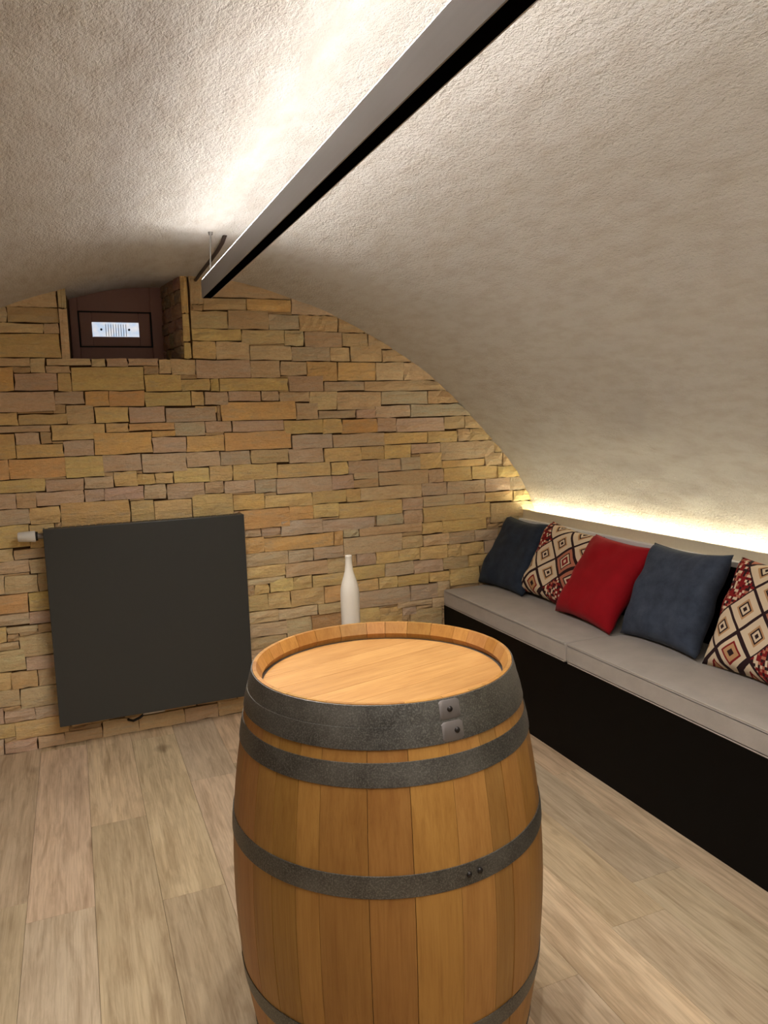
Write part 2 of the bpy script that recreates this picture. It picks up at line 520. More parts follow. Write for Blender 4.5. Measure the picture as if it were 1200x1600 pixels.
STONES = """
-268,-216,1921,1986,t;-214,-10,1924,1989,b;-262,-4,1991,2064,t;-273,-79,1879,1920,t;-77,-12,1878,1922,t;-279,-12,1775,1874,y;574,624,2019,2136,b;
630,1044,2055,2133,b;569,616,1989,2016,y;623,824,1995,2049,b;827,1047,1994,2052,o;1050,1300,1981,2053,m;566,728,1911,1991,t;734,931,1910,1998,b;
933,1082,1910,1978,g;1085,1286,1900,1981,b;1290,1506,1899,1973,b;561,792,1854,1908,y;794,1004,1838,1908,t;1007,1105,1833,1907,t;1108,1307,1828,1903,b;
1311,1447,1829,1896,b;1450,1630,1816,1895,b;557,668,1767,1851,y;671,831,1764,1849,t;837,1036,1764,1829,t;1042,1236,1761,1824,m;1243,1346,1758,1825,t;
1349,1523,1754,1832,b;1526,1721,1751,1807,b;-285,-145,1737,1770,t;-141,-84,1712,1770,t;-78,107,1739,1770,t;109,169,1733,1770,t;172,263,1733,1770,m;
266,399,1735,1770,m;404,453,1706,1767,t;455,564,1693,1767,t;-291,-214,1633,1732,o;-208,-147,1709,1734,t;-81,19,1706,1734,t;-210,-41,1631,1704,m;
-38,17,1630,1700,y;21,328,1627,1730,y;334,397,1703,1732,t;336,495,1623,1697,y;500,631,1618,1675,y;634,674,1616,1674,y;572,827,1676,1761,m;
677,1012,1613,1672,y;830,977,1678,1761,t;980,1112,1692,1752,t;1114,1277,1656,1751,o;1280,1484,1657,1748,o;1488,1640,1658,1748,t;1644,1870,1656,1744,t;
1016,1199,1609,1685,m;1202,1417,1606,1651,m;1421,1869,1604,1654,b;-299,-55,1538,1626,m;-51,63,1570,1624,m;-66,-13,1528,1568,t;-12,106,1483,1563,t;
-306,-211,1484,1534,y;-208,-16,1482,1527,y;68,171,1556,1622,o;174,328,1556,1620,o;108,252,1482,1548,y;255,415,1480,1548,m;331,537,1551,1617,y;
540,600,1548,1615,y;418,650,1477,1543,g;552,655,1511,1547,y;603,713,1549,1613,m;720,874,1574,1611,m;877,960,1568,1609,m;676,1049,1470,1563,o;
657,675,1473,1546,t;967,1122,1556,1607,t;1059,1166,1469,1552,t;1124,1267,1511,1605,t;1271,1511,1510,1601,t;1168,1366,1467,1506,m;
1369,1473,1463,1502,m;1515,1775,1534,1601,g;1783,1992,1532,1597,b;1477,1671,1465,1528,m;1679,2063,1463,1525,g;-310,-86,1449,1477,m;
-79,146,1406,1475,y;-316,-230,1340,1446,o;-225,-131,1400,1439,m;-128,-84,1394,1442,m;-225,-38,1336,1392,y;-34,86,1340,1400,m;151,248,1443,1475,y;
251,455,1441,1473,o;94,345,1336,1436,o;348,503,1336,1405,m;351,453,1409,1436,o;457,595,1407,1474,g;598,724,1430,1473,m;727,976,1423,1464,m;
506,682,1331,1398,o;686,1018,1326,1417,o;982,1186,1396,1466,y;1190,1290,1393,1461,y;1293,1481,1391,1460,o;1022,1228,1320,1391,g;1235,1522,1318,1388,m;
1489,1591,1389,1459,m;1598,1871,1385,1460,m;1879,1997,1392,1461,b;2001,2183,1394,1457,b;1530,1773,1327,1378,y;1777,1952,1325,1384,y;
1960,2028,1327,1390,b;2036,2265,1324,1384,b;-324,-267,1254,1329,o;-264,-39,1243,1331,o;-33,124,1237,1332,y;128,291,1260,1331,m;296,498,1240,1328,m;
-330,-124,1187,1244,y;-121,36,1184,1236,m;39,166,1183,1230,m;173,266,1191,1253,y;268,348,1188,1230,y;352,430,1189,1228,y;502,656,1261,1328,m;
435,600,1187,1255,y;606,708,1185,1253,y;660,807,1262,1327,g;810,998,1263,1326,b;715,935,1181,1251,y;942,1215,1179,1250,y;1002,1184,1256,1324,m;
1187,1386,1246,1319,y;1390,1517,1251,1318,y;1222,1309,1178,1241,y;1313,1481,1177,1247,m;1485,1610,1179,1247,m;1520,1676,1248,1322,y;
1614,1724,1182,1251,g;1684,1849,1274,1319,m;1728,1859,1186,1266,y;1852,2189,1223,1319,m;1862,2118,1179,1218,y;2127,2234,1179,1251,b;
2194,2307,1255,1316,b;2243,2370,1173,1249,b;-336,-248,1118,1180,m;-245,-166,1114,1183,b;-160,34,1118,1179,m;41,117,1129,1178,m;121,292,1123,1185,m;
298,397,1119,1182,m;400,577,1109,1183,m;581,667,1128,1180,b;670,822,1119,1182,m;828,929,1117,1181,g;935,1222,1097,1179,m;1226,1338,1107,1177,m;
1343,1480,1149,1183,m;1342,1482,1109,1146,b;1486,1771,1105,1177,b;1775,1865,1114,1174,m;1869,2040,1106,1177,y;2044,2204,1114,1179,y;
2213,2390,1111,1169,y;-342,-205,1048,1110,m;-199,-76,1040,1115,y;-72,227,1031,1125,o;236,336,1038,1111,y;340,506,1043,1107,y;513,710,1041,1125,y;
713,863,1040,1104,o;873,1109,1038,1096,y;1116,1296,1039,1102,y;1300,1375,1036,1100,y;1379,1731,1031,1100,t;1735,1883,1038,1104,m;
1887,2120,1039,1096,m;2124,2283,1037,1102,m;2287,2433,1034,1100,m;-350,-210,942,1039,y;-207,-131,935,1036,y;-356,-278,891,939,t;-275,-138,888,932,b;
771,990,936,1023,o;994,1105,961,1024,o;1120,1251,964,1033,y;1259,1614,951,1029,y;780,842,896,932,m;845,937,896,932,m;941,1157,889,961,g;
1165,1452,886,950,g;1461,1616,898,953,g;1623,1737,966,1029,m;1745,1993,984,1027,m;1997,2123,981,1031,m;2127,2303,974,1028,y;2308,2454,966,1025,y;
1621,1731,900,960,m;1735,2155,889,972,y;2159,2432,883,964,t;774,852,831,890,o;855,1220,810,880,o;777,973,747,812,t;981,1102,753,799,g;
1110,1263,755,806,g;1224,1270,817,874,o;1272,1605,754,847,t;1275,1360,865,892,g;1364,1725,845,894,b;1733,1850,830,887,y;1854,2133,824,892,y;
1613,1731,770,823,t;1735,1888,764,821,t;1892,2050,757,822,m;2058,2174,762,820,m;786,947,688,738,y;784,954,649,681,t;961,1179,673,743,t;
1183,1282,665,740,b;791,866,604,650,y;871,987,608,671,y;994,1093,602,669,y;1097,1279,602,663,y;778,856,522,595,y;864,973,536,599,y;980,1152,514,599,y;
1156,1254,514,593,o;780,905,459,509,t;913,1114,463,511,t;1121,1273,457,508,t;783,945,382,442,t;953,1079,385,452,t;1087,1277,379,451,r;
780,919,324,377,b;777,1017,249,310,b;1341,1453,696,755,m;1464,1576,687,753,y;1584,1706,699,755,y;1718,1878,683,751,y;1887,1959,696,747,y;
1967,2110,688,754,y;2115,2257,689,748,m;1338,1499,617,687,y;1507,1669,613,680,m;1681,1845,611,676,m;1853,2006,623,684,b;2014,2172,617,675,y;
1357,1460,566,611,y;1467,1572,557,613,y;1576,1756,554,611,y;1765,1883,565,608,y;1896,2046,552,611,y;1354,1645,457,545,m;1658,1810,467,539,g;
1818,1882,471,544,t;1351,1461,384,457,y;1465,1597,371,445,y;1568,1769,432,464,t;1605,1681,388,424,m;1642,1838,332,412,b;1777,1848,410,461,t;
1304,1836,291,351,b;-361,-221,827,879,t;-216,-150,816,874,t;-368,-327,738,827,t;-322,-193,736,814,t;-187,-145,740,807,b;-375,-237,651,729,o;
-234,-147,648,727,y;-381,-240,593,645,m;-237,-148,588,639,m;-387,-336,526,590,y;-329,-210,554,581,t;-332,-286,518,553,t;-205,-146,541,577,b;
-391,-289,490,516,t;-286,-147,439,540,t;-397,-266,385,479,t;-264,-148,380,428,m;-405,-334,307,378,y;-328,-229,298,369,y;-223,-143,300,366,t;
-412,-312,222,296,t;-303,-150,201,288,t;-419,-375,150,218,m;-372,-248,143,202,m;-244,-145,145,191,m;-425,-340,77,140,y;-333,-145,59,141,y;
-431,-391,-2,73,m;-382,-254,-6,57,m;-247,-140,-7,51,b;-130,28,-7,49,b;36,191,-8,49,b;199,408,-12,43,b;417,572,-9,40,b;581,768,-2,45,b;
"""
stones = []
for s in STONES.replace('\n', '').split(';'):
    if not s.strip(): continue
    a = s.split(',')
    x0, x1, z0, z1 = [int(q) / 1000 for q in a[:4]]
    # keep stones out of the window opening, whose two edges have their own corner stones
    if z1 > SILL + 0.03:
        if x0 < 0.2: x1 = min(x1, -0.014)
        else: x0 = max(x0, 0.556)
    stones.append([x0, x1, max(z0, 0.001), z1, a[4]])
stones.sort(key=lambda s: -(s[1] - s[0]) * (s[3] - s[2]))
for z0, z1 in ((SILL, 1.985), (1.988, 2.085)): stones.insert(0, [-0.012, 0.025, z0, z1, 't'])
for z0, z1 in ((SILL, 1.845), (1.848, 1.975), (1.978, 2.15)): stones.insert(0, [0.520, 0.554, z0, z1, 'y'])
G = 0.0017
# close the joints: let each stone grow until it meets its neighbours
def clear(k, x0, x1, z0, z1):
    for q, s in enumerate(stones):
        if q != k and min(x1, s[1]) - max(x0, s[0]) > 0.0008 and min(z1, s[3]) - max(z0, s[2]) > 0.0008: return False
    return True
for step in range(16):
    for k in range(5, len(stones)):
        s = stones[k]
        for side in range(4):
            e = [0, 0, 0, 0]; e[side] = -0.002 if side in (0, 2) else 0.002
            n = [s[q] + e[q] for q in range(4)]
            strip = {0: (n[0], s[0], n[2], n[3]), 1: (s[1], n[1], n[2], n[3]), 2: (n[0], n[1], n[2], s[2]), 3: (n[0], n[1], s[3], n[3])}[side]
            if n[2] < 0.001 or (n[3] > SILL and -0.012 < n[1] and n[0] < 0.556 and s[2] < SILL): continue
            if s[2] >= SILL - 0.01 and (n[1] > -0.013 and n[0] < 0.2 or 0.3 < n[0] < 0.556): continue
            if clear(k, *strip): s[:4] = n
ri = random.Random(11)
fill_v, fill_f = [], []
def add_fill(v, f):
    k = len(fill_v)
    fill_v.extend(v); fill_f.extend([tuple(q + k for q in ff) for ff in f])
for i, (x0, x1, z0, z1, c) in enumerate(stones):
    v, f = stone_verts(x0 + G, x1 - G, z0 + G, z1 - G, ri, D, D + 0.014)
    v = clamp_vault(v)
    if i < 300:
        o = link('stone', mesh_py('stone', v, f), STONE, wall)
        o.color = stone_color(c, ri)
    else:
        add_fill(v, f)
# the rest of the cladding, beside the view and behind radiator, barrel and bench
def overlaps(x0, x1, z0, z1):
    a = 0
    for s in stones:
        w = min(x1, s[1]) - max(x0, s[0]); h = min(z1, s[3]) - max(z0, s[2])
        if w > 0 and h > 0: a += w * h
    return a / ((x1 - x0) * (z1 - z0))
fills = []
z = 0.002
while z < 2.1:
    h = ri.uniform(0.055, 0.085)
    x = -1.5
    while x < 2.55:
        w = ri.uniform(0.09, 0.26)
        zz = min(z + h, vault_z(x), vault_z(x + w))
        in_window = x + w > -0.03 and x < 0.57 and z + h > SILL
        if zz > z + 0.02 and not in_window:
            # shrink sideways until it is clear of the traced stones
            xa, xb = x, x + w
            for _ in range(8):
                if overlaps(xa, xb, z, zz) < 0.04: break
                if overlaps(xa, (xa + xb) / 2, z, zz) > overlaps((xa + xb) / 2, xb, z, zz): xa += w * 0.1
                else: xb -= w * 0.1
            if xb - xa > 0.03 and overlaps(xa, xb, z, zz) < 0.04:
                fills.append((xa, xb, z, zz))
                v, f = stone_verts(xa + G, xb - G, z + G, zz - G, ri, D, D + 0.014)
                add_fill(clamp_vault(v), f)
        x += w
    z += h
# slivers that close what is still open between the stones
CS = 0.005
nx_, nz_ = int(2.95 / CS), int(2.13 / CS)
cov = [bytearray(nz_) for _ in range(nx_)]
for q in [t[:4] for t in stones] + fills:
    for i in range(max(0, math.ceil((q[0] + 0.47) / CS - 0.5)), min(nx_, math.floor((q[1] + 0.47) / CS + 0.5))):
        for j in range(max(0, math.ceil(q[2] / CS - 0.5)), min(nz_, math.floor(q[3] / CS + 0.5))):
            cov[i][j] = 1
for i in range(nx_):
    x = -0.47 + (i + 0.5) * CS
    vz_ = vault_z(x)
    for j in range(nz_):
        zz = (j + 0.5) * CS
        if zz > vz_ or (zz > SILL - 0.002 and -0.014 < x < 0.556): cov[i][j] = 1
for j in range(nz_):
    for i in range(nx_):
        if cov[i][j]: continue
        a = i
        while a < nx_ and not cov[a][j] and a - i < 40: a += 1
        b = j + 1
        while b < nz_ and b - j < 14 and not any(cov[q][b] for q in range(i, a)): b += 1
        for q in range(i, a):
            for t in range(j, b): cov[q][t] = 1
        if a - i >= 2 and b - j >= 2:
            v, f = stone_verts(-0.47 + i * CS + 0.0008, -0.47 + a * CS - 0.0008, j * CS + 0.0008, b * CS - 0.0008, ri, D + 0.002, D + 0.014)
            add_fill(clamp_vault(v), f)
infill = link('stone_infill', mesh_py('stone_infill', fill_v, fill_f), STONE, wall)
infill.color = srgb(208, 180, 138)
infill['kind'] = 'stuff'

# ---------------- window niche
YB = D + 0.33
NR = (0.470, YB)               # back corner of the splayed right reveal
NL = (0.040, YB)
bmn = bmesh.new()
for quad in ([(NX1 + 0.004, D + 0.014, SILL - 0.02), (NR[0] + 0.006, YB + 0.05, SILL - 0.02), (NR[0] + 0.006, YB + 0.05, 2.25), (NX1 + 0.004, D + 0.014, 2.25)],
             [(NX0 - 0.004, D + 0.014, SILL - 0.02), (NL[0] - 0.004, YB + 0.05, SILL - 0.02), (NL[0] - 0.004, YB + 0.05, 2.25), (NX0 - 0.004, D + 0.014, 2.25)],
             [(NX0 - 0.01, D + 0.0, SILL - 0.004), (NX1 + 0.01, D + 0.0, SILL - 0.004), (NX1 + 0.01, YB + 0.05, SILL - 0.004), (NX0 - 0.01, YB + 0.05, SILL - 0.004)]):
    vs = [bmn.verts.new(v) for v in quad]
    bmn.faces.new(vs)
niche = link('wall_niche', mesh_from_bm('wall_niche', bmn), MORTAR)
tag(niche, 'deep window niche lined with dark rubble stones', kind='structure')
rr = random.Random(5)
L = math.hypot(NX1 - NR[0], YB - D)
ux, uy = (NR[0] - NX1) / L, (YB - D) / L
z = SILL
for row in range(6):
    h = (0.062, 0.075, 0.055, 0.07, 0.06, 0.07)[row]
    t0 = 0.012
    while t0 < L - 0.02:
        w = rr.uniform(0.06, 0.15)
        t1 = min(t0 + w, L - 0.004)
        v, f = stone_verts(t0 + G, t1 - G, z + G, z + h - G, rr, 0.0, 0.012)
        vv = []
        for (t, d, zz) in v:
            # d runs into the wall: outward normal of the reveal looks towards the opening
            x = NX1 + ux * t + uy * (d + 0.004)
            y = D + uy * t - ux * (d + 0.004)
            vv.append((x, y, min(zz, vault_z(x) + 0.004)))
        o = link('stone', mesh_py('reveal_stone', vv, f), STONE, niche)
        o.color = srgb(*[q * rr.uniform(0.8, 1.0) for q in (160, 134, 110)])
        t0 += w
    z += h

# ---------------- small brown window
WBROWN = plain('brown_window_frame', srgb(160, 122, 114), 0.5, 0, 0.4)
GASKET = plain('black_gasket', srgb(14, 10, 10), 0.7)
win = tag(empty('window_1', (0.252, YB, SILL)), 'small brown framed cellar window with narrow bright pane', kind='structure')
def lbox(name, x0, x1, y0, y1, z0, z1, mat, parent, bevel=0.0):
    """box in room coordinates under a parent that is placed at its own origin"""
    p = parent
    off = Vector((0, 0, 0))
    while p is not None:
        off += p.location; p = p.parent
    return box(name, x0 - off.x, x1 - off.x, y0 - off.y, y1 - off.y, z0 - off.z, z1 - off.z, mat, parent, bevel)
def ring_frame(name, x0, x1, z0, z1, wl, wr, wb, wt, y0, y1, mat, parent, bevel=0.003):
    p = parent; off = Vector((0, 0, 0))
    while p is not None:
        off += p.location; p = p.parent
    bm = bmesh.new()
    for a in ((x0, x0 + wl, z0, z1), (x1 - wr, x1, z0, z1), (x0 + wl, x1 - wr, z0, z0 + wb), (x0 + wl, x1 - wr, z1 - wt, z1)):
        box_bm(a[0] - off.x, a[1] - off.x, y0 - off.y, y1 - off.y, a[2] - off.z, a[3] - off.z, bevel, 1, bm)
    return link(name, mesh_from_bm(name, bm), mat, parent)
ring_frame('window_frame', 0.036, 0.474, SILL - 0.01, 2.16, 0.038, 0.060, 0.094, 0.14, YB - 0.005, YB + 0.05, WBROWN, win)
ring_frame('gasket', 0.072, 0.416, 1.850, 2.024, 0.007, 0.009, 0.006, 0.008, YB - 0.006, YB + 0.046, GASKET, win, 0)
sash = ring_frame('sash', 0.079, 0.407, 1.856, 2.016, 0.055, 0.054, 0.045, 0.044, YB - 0.012, YB + 0.045, WBROWN, win)
t = NT('bright_pane')
vv = t.coords()
stripe = t.n('TexWave', i_Vector=vv); stripe.inputs['Scale'].default_value = 26; stripe.bands_direction = 'X'
nz = t.noise(vv, 30, 2)
t.put(t.b.inputs['Emission Color'], t.mix(t.ramp(nz, [(0.35, 0.0), (0.65, 1.0)]), (0.62, 0.78, 1.0, 1), (0.95, 0.93, 0.95, 1)))
t.b.inputs['Emission Strength'].default_value = 0.55
t.base((0.3, 0.3, 0.3, 1)); t.set(0.2)
pane = lbox('pane', 0.134, 0.353, YB + 0.006, YB + 0.012, 1.901, 1.972, t.m, sash)
BARM = plain('pale_grille_bar', srgb(196, 204, 214), 0.5)
for k in range(9):
    xk = 0.196 + k * 0.0118
    lbox('grille_bar', xk, xk + 0.0028, YB + 0.001, YB + 0.005, 1.905, 1.962, BARM, sash)
for xk in (0.176, 0.306):
    o = tube('screw', [(xk - 0, YB - 0.004, 1.937), (xk, YB + 0.006, 1.937)], 0.0052, GASKET, None, 10)
    o.parent = sash; o.location = -Vector(win.location)

# ------------------------------------------------------------------ linear lamp under the vault apex
BX0, BX1, BZ0, BZ1, BY1, BY0 = 0.477, 0.512, 1.9165, 1.978, 2.852, -0.62
lamp = tag(empty('linear_lamp', (0.4945, (BY0 + BY1) / 2, BZ0)), 'long dark linear lamp hanging under the vault, lit on top', 'lamp')
def lamp_housing():
    # U-shaped profile: two sides and a web, open below for the louvre
    bm = bmesh.new()
    c = lamp.location
    for (x0, x1, z0, z1) in ((BX0, BX0 + 0.003, BZ0, BZ1), (BX1 - 0.003, BX1, BZ0, BZ1), (BX0 + 0.003, BX1 - 0.003, BZ0 + 0.036, BZ1 - 0.0035)):
        box_bm(x0 - c.x, x1 - c.x, BY0 - c.y, BY1 - c.y, z0 - c.z, z1 - c.z, bm=bm)
    return link('housing', mesh_from_bm('housing', bm), LAMPM, lamp)
lamp_housing()
LOUVRE = plain('black_underside', srgb(5, 4, 5), 0.6, 0, 0.0)
lbox('bottom_cover', BX0 + 0.003, BX1 - 0.003, BY0 + 0.002, BY1 - 0.002, BZ0 - 0.0005, BZ0 + 0.004, LOUVRE, lamp)
NSPOT = 9
for k in range(NSPOT):
    sd = bpy.data.lights.new('louvre_light', 'SPOT')
    sd.energy = DOWN_POWER; sd.color = LAMP_COLOR[:3]
    sd.spot_size = math.radians(160); sd.spot_blend = 1.0
    sd.shadow_soft_size = 0.012
    so = bpy.data.objects.new('louvre_light', sd)
    COL.objects.link(so)
    so.parent = lamp
    tube('downlight_lens', [(0, BY0 + (k + 0.5) * (BY1 - BY0) / NSPOT - lamp.location.y, q) for q in (-0.0004, -0.0016)], 0.011, LOUVRE, lamp, 16)
    so.location = (0, BY0 + (k + 0.5) * (BY1 - BY0) / NSPOT - lamp.location.y, -0.014)
for sgn, part in ((-1, 0.30), (1, 1.0)):  # added area lights that brighten the vault sides, weaker on the left
    ad = bpy.data.lights.new('vault_fill_light', 'AREA')
    ad.shape = 'RECTANGLE'; ad.size = 0.02; ad.size_y = BY1 - BY0 - 0.06
    ad.energy = SIDE_POWER * part; ad.color = LAMP_COLOR[:3]
    ad.spread = math.radians(130)
    ao = bpy.data.objects.new('vault_fill_light', ad)
    COL.objects.link(ao)
    ao.parent = lamp
    ao.location = (sgn * 0.014, (BY0 + BY1) / 2 - lamp.location.y, BZ1 - BZ0 + 0.014)
    ao.rotation_euler = (0, sgn * math.radians(-96), 0)
lbox('end_cap', BX0 + 0.001, BX1 - 0.001, BY1, BY1 + 0.003, BZ0 + 0.001, BZ1 - 0.001, LAMPM, lamp)
lbox('end_cap', BX0 + 0.001, BX1 - 0.001, BY0 - 0.003, BY0, BZ0 + 0.001, BZ1 - 0.001, LAMPM, lamp)
lbox('diffuser', BX0 + 0.0005, BX1 - 0.0005, BY0 + 0.02, BY1 - 0.02, BZ1 - 0.003, BZ1 + 0.0012, emitter('lamp_diffuser', LAMP_COLOR, LAMP_POWER), lamp)
GREYM = plain('zinc_grey', srgb(150, 146, 142), 0.4, 0.7)
for yk in (0.3, -0.5):
    o = tube('suspension_wire', [(0.4945, yk, BZ1), (0.4945, yk, 2.152)], 0.0012, GREYM, None, 6)
    o.parent = lamp; o.location = -Vector(lamp.location)

CABLE = plain('dark_brown_cable', srgb(50, 36, 30), 0.6)
cpts = [(0.578, 2.87, 2.150), (0.572, 2.90, 2.128), (0.566, 2.98, 2.112), (0.564, 3.12, 2.106), (0.568, 3.30, 2.108), (0.577, 3.48, 2.116), (0.587, 3.62, 2.124), (0.592, 3.70, 2.130)]
tag(tube('power_cable', cpts, 0.0075, CABLE, None, 10), 'short dark brown cable from the vault to the stone wall beside the lamp end', 'cable')
rod = tube('suspension_rod', [(0.505, 2.815, BZ1), (0.518, 2.835, 2.152)], 0.0026, GREYM, None, 8)
rod.parent = lamp; rod.location = -Vector(lamp.location)
cup = tube('ceiling_cup', [(0.518, 2.835, 2.136), (0.518, 2.835, 2.152)], [0.007, 0.010], GREYM, None, 12)
cup.parent = lamp; cup.location = -Vector(lamp.location)

# ------------------------------------------------------------------ radiator
RADM = plain('anthracite_radiator', srgb(62, 63, 61), 0.42, 0, 0.4, 0.03, 30)
RAD_DARK = plain('radiator_inner_black', srgb(34, 33, 32), 0.6)
rx0, rx1, rz0, rz1 = -0.147, 0.738, 0.1225, 1.0255
yf = D - 0.110
rad = tag(empty('radiator', ((rx0 + rx1) / 2, D - 0.06, rz0)), 'flat dark grey panel radiator on the stone wall', 'radiator')
lbox('front_panel', rx0, rx1, yf, yf + 0.012, rz0, rz1, RADM, rad, 0.003)
lbox('back_panel', rx0 + 0.02, rx1 - 0.02, yf + 0.055, yf + 0.067, rz0 + 0.015, rz1 - 0.02, RADM, rad, 0.003)
for xs in (rx0, rx1 - 0.004):
    lbox('side_cover', xs, xs + 0.004, yf + 0.012, yf + 0.075, rz0 + 0.01, rz1 - 0.002, RADM, rad)
top = lbox('top_grille', rx0 + 0.004, rx1 - 0.004, yf + 0.012, yf + 0.075, rz1 - 0.010, rz1 - 0.006, RAD_DARK, rad)
for k in range(30):
    xs = rx0 + 0.02 + k * 0.0288
    lbox('grille_slat', xs, xs + 0.025, yf + 0.014, yf + 0.072, rz1 - 0.006, rz1 - 0.002, RADM, top)
for xs in (rx0 + 0.14, rx1 - 0.18):
    lbox('wall_bracket', xs, xs + 0.035, yf + 0.067, D + 0.013, rz0 + 0.05, rz1 - 0.08, RAD_DARK, rad)
def rtube(name, pts, r, mat, parent=rad, n=16):
    o = tube(name, pts, r, mat, None, n)
    o.parent = parent
    off = Vector((0, 0, 0)); p = parent
    while p is not None: off += p.location; p = p.parent
    o.location = -off
    return o
WHITE = plain('white_plastic', srgb(236, 232, 224), 0.35, 0, 0.5, 0.02)
yv = D - 0.062
vz = 0.993
head = rtube('thermostat_head', [(-0.250, yv, vz + 0.002), (-0.246, yv, vz + 0.002), (-0.200, yv, vz + 0.001), (-0.181, yv, vz), (-0.179, yv, vz)], [0.018, 0.021, 0.024, 0.0255, 0.0235], WHITE, n=24)
o = rtube('collar', [(-0.179, yv, vz), (-0.170, yv, vz)], 0.020, GASKET)
rtube('valve_body', [(-0.170, yv, vz), (-0.140, yv, vz)], 0.013, GREYM)
# pipe connection under the panel
PIPEW = plain('chrome_pipe_nut', srgb(200, 196, 190), 0.3, 0.6)
rtube('pipe_connector', [(0.215, D - 0.062, 0.105), (0.315, D - 0.062, 0.105)], 0.0075, PIPEW)
rtube('pipe_elbow', [(0.225, D - 0.062, 0.105), (0.20, D - 0.062, 0.088), (0.17, D - 0.055, 0.075), (0.15, D - 0.02, 0.07), (0.15, D + 0.012, 0.07)], 0.006, RAD_DARK)
for xs in (0.24, 0.30):
    rtube('supply_pipe', [(xs, D - 0.062, 0.106), (xs, D - 0.062, 0.145)], 0.007, RAD_DARK)

# ------------------------------------------------------------------ bench with back board and light cove
bench = tag(empty('wall_bench', (2.1, (D + Y_BACK) / 2, 0)), 'long black built-in bench along the right side of the vault', 'bench')
BF = 1.848
lbox('base_front', BF, BF + 0.02, Y_BACK + 0.02, D - 0.012, 0.0, 0.418, BLACK, bench, 0.001)
lbox('seat_board', BF + 0.02, 2.345, Y_BACK + 0.02, D - 0.012, 0.398, 0.418, BLACK, bench)
lbox('base_end', BF + 0.02, 2.36, D - 0.034, D - 0.012, 0.0, 0.398, BLACK, bench)
lbox('back_board', 2.345, 2.362, Y_BACK + 0.02, D - 0.012, 0.30, 0.846, BLACK, bench)
ALU = plain('pale_aluminium_edge', srgb(240, 238, 238), 0.4, 0.0)
BEIGE = plain('beige_painted_ledge', srgb(226, 214, 188), 0.7)
lbox('edge_strip', 2.338, 2.366, Y_BACK + 0.02, D - 0.012, 0.846, 0.868, ALU, bench, 0.002)
lbox('cove_lip', 2.366, 2.380, Y_BACK + 0.02, D - 0.012, 0.80, 0.916, BEIGE, bench, 0.001)
lbox('cove_floor', 2.380, 2.447, Y_BACK + 0.02, D - 0.012, 0.868, 0.876, BEIGE, bench)
strip = tag(lbox('light_strip', 2.424, 2.434, Y_BACK + 0.05, D - 0.03, 0.8762, 0.890, emitter('cove_light', COVE_COLOR, COVE_POWER), None), 'glowing light strip in the cove behind the bench back', 'light strip')

SEAT = mat_fabric('grey_seat_fabric', srgb(172, 164, 156), srgb(184, 176, 168), 1100, 0.9, 9, 0.6)
SEAM = plain('grey_piping', srgb(184, 176, 166), 0.85)
def seat_cushion(y0, y1, label):
    c = tag(empty('seat_cushion', (2.09, (y0 + y1) / 2, 0.419)), label, 'cushion', 'grey seat cushions on the bench')
    bm = box_bm(BF - 0.004, 2.343, y0 + 0.002, y1 - 0.002, 0.419, 0.507, 0.0)
    bmesh.ops.subdivide_edges(bm, edges=bm.edges, cuts=9, use_grid_fill=True)
    off = c.location
    for v in bm.verts:
        u = (v.co.x - (BF - 0.004)) / (2.347 - BF); w = (v.co.y - y0) / (y1 - y0)
        if v.co.z > 0.45:
            v.co.z += 0.010 * (1 - (2 * u - 1) ** 4) * (1 - (2 * w - 1) ** 8) + noise.noise(v.co * 7) * 0.003
        v.co -= off
    bmesh.ops.recalc_face_normals(bm, faces=bm.faces)
    es = [e for e in bm.edges if len(e.link_faces) == 2 and e.calc_face_angle(0) > 0.9]
    bmesh.ops.bevel(bm, geom=es, offset=0.011, segments=3, affect='EDGES', profile=0.5)
    body = link('cushion_body', mesh_from_bm('cushion_body', bm), SEAT, c)
    smooth_by_angle(body, 60)
    zt = 0.5045
    for (pa, pb) in (((BF - 0.001, y0 + 0.012, zt), (BF - 0.001, y1 - 0.012, zt)), ((BF - 0.001, y0 + 0.012, 0.423), (BF - 0.001, y1 - 0.012, 0.423))):
        o = tube('piping', [pa, pb], 0.0028, SEAM, None, 8)
        o.parent = c; o.location = -Vector(c.location)
    return c
seat_cushion(2.552, D - 0.014, 'grey seat cushion at the stone wall end of the bench')
seat_cushion(1.42, 2.552, 'grey seat cushion under the large blue pillow, second from the stone wall')
seat_cushion(0.29, 1.42, 'grey seat cushion of the bench nearest to the viewer')

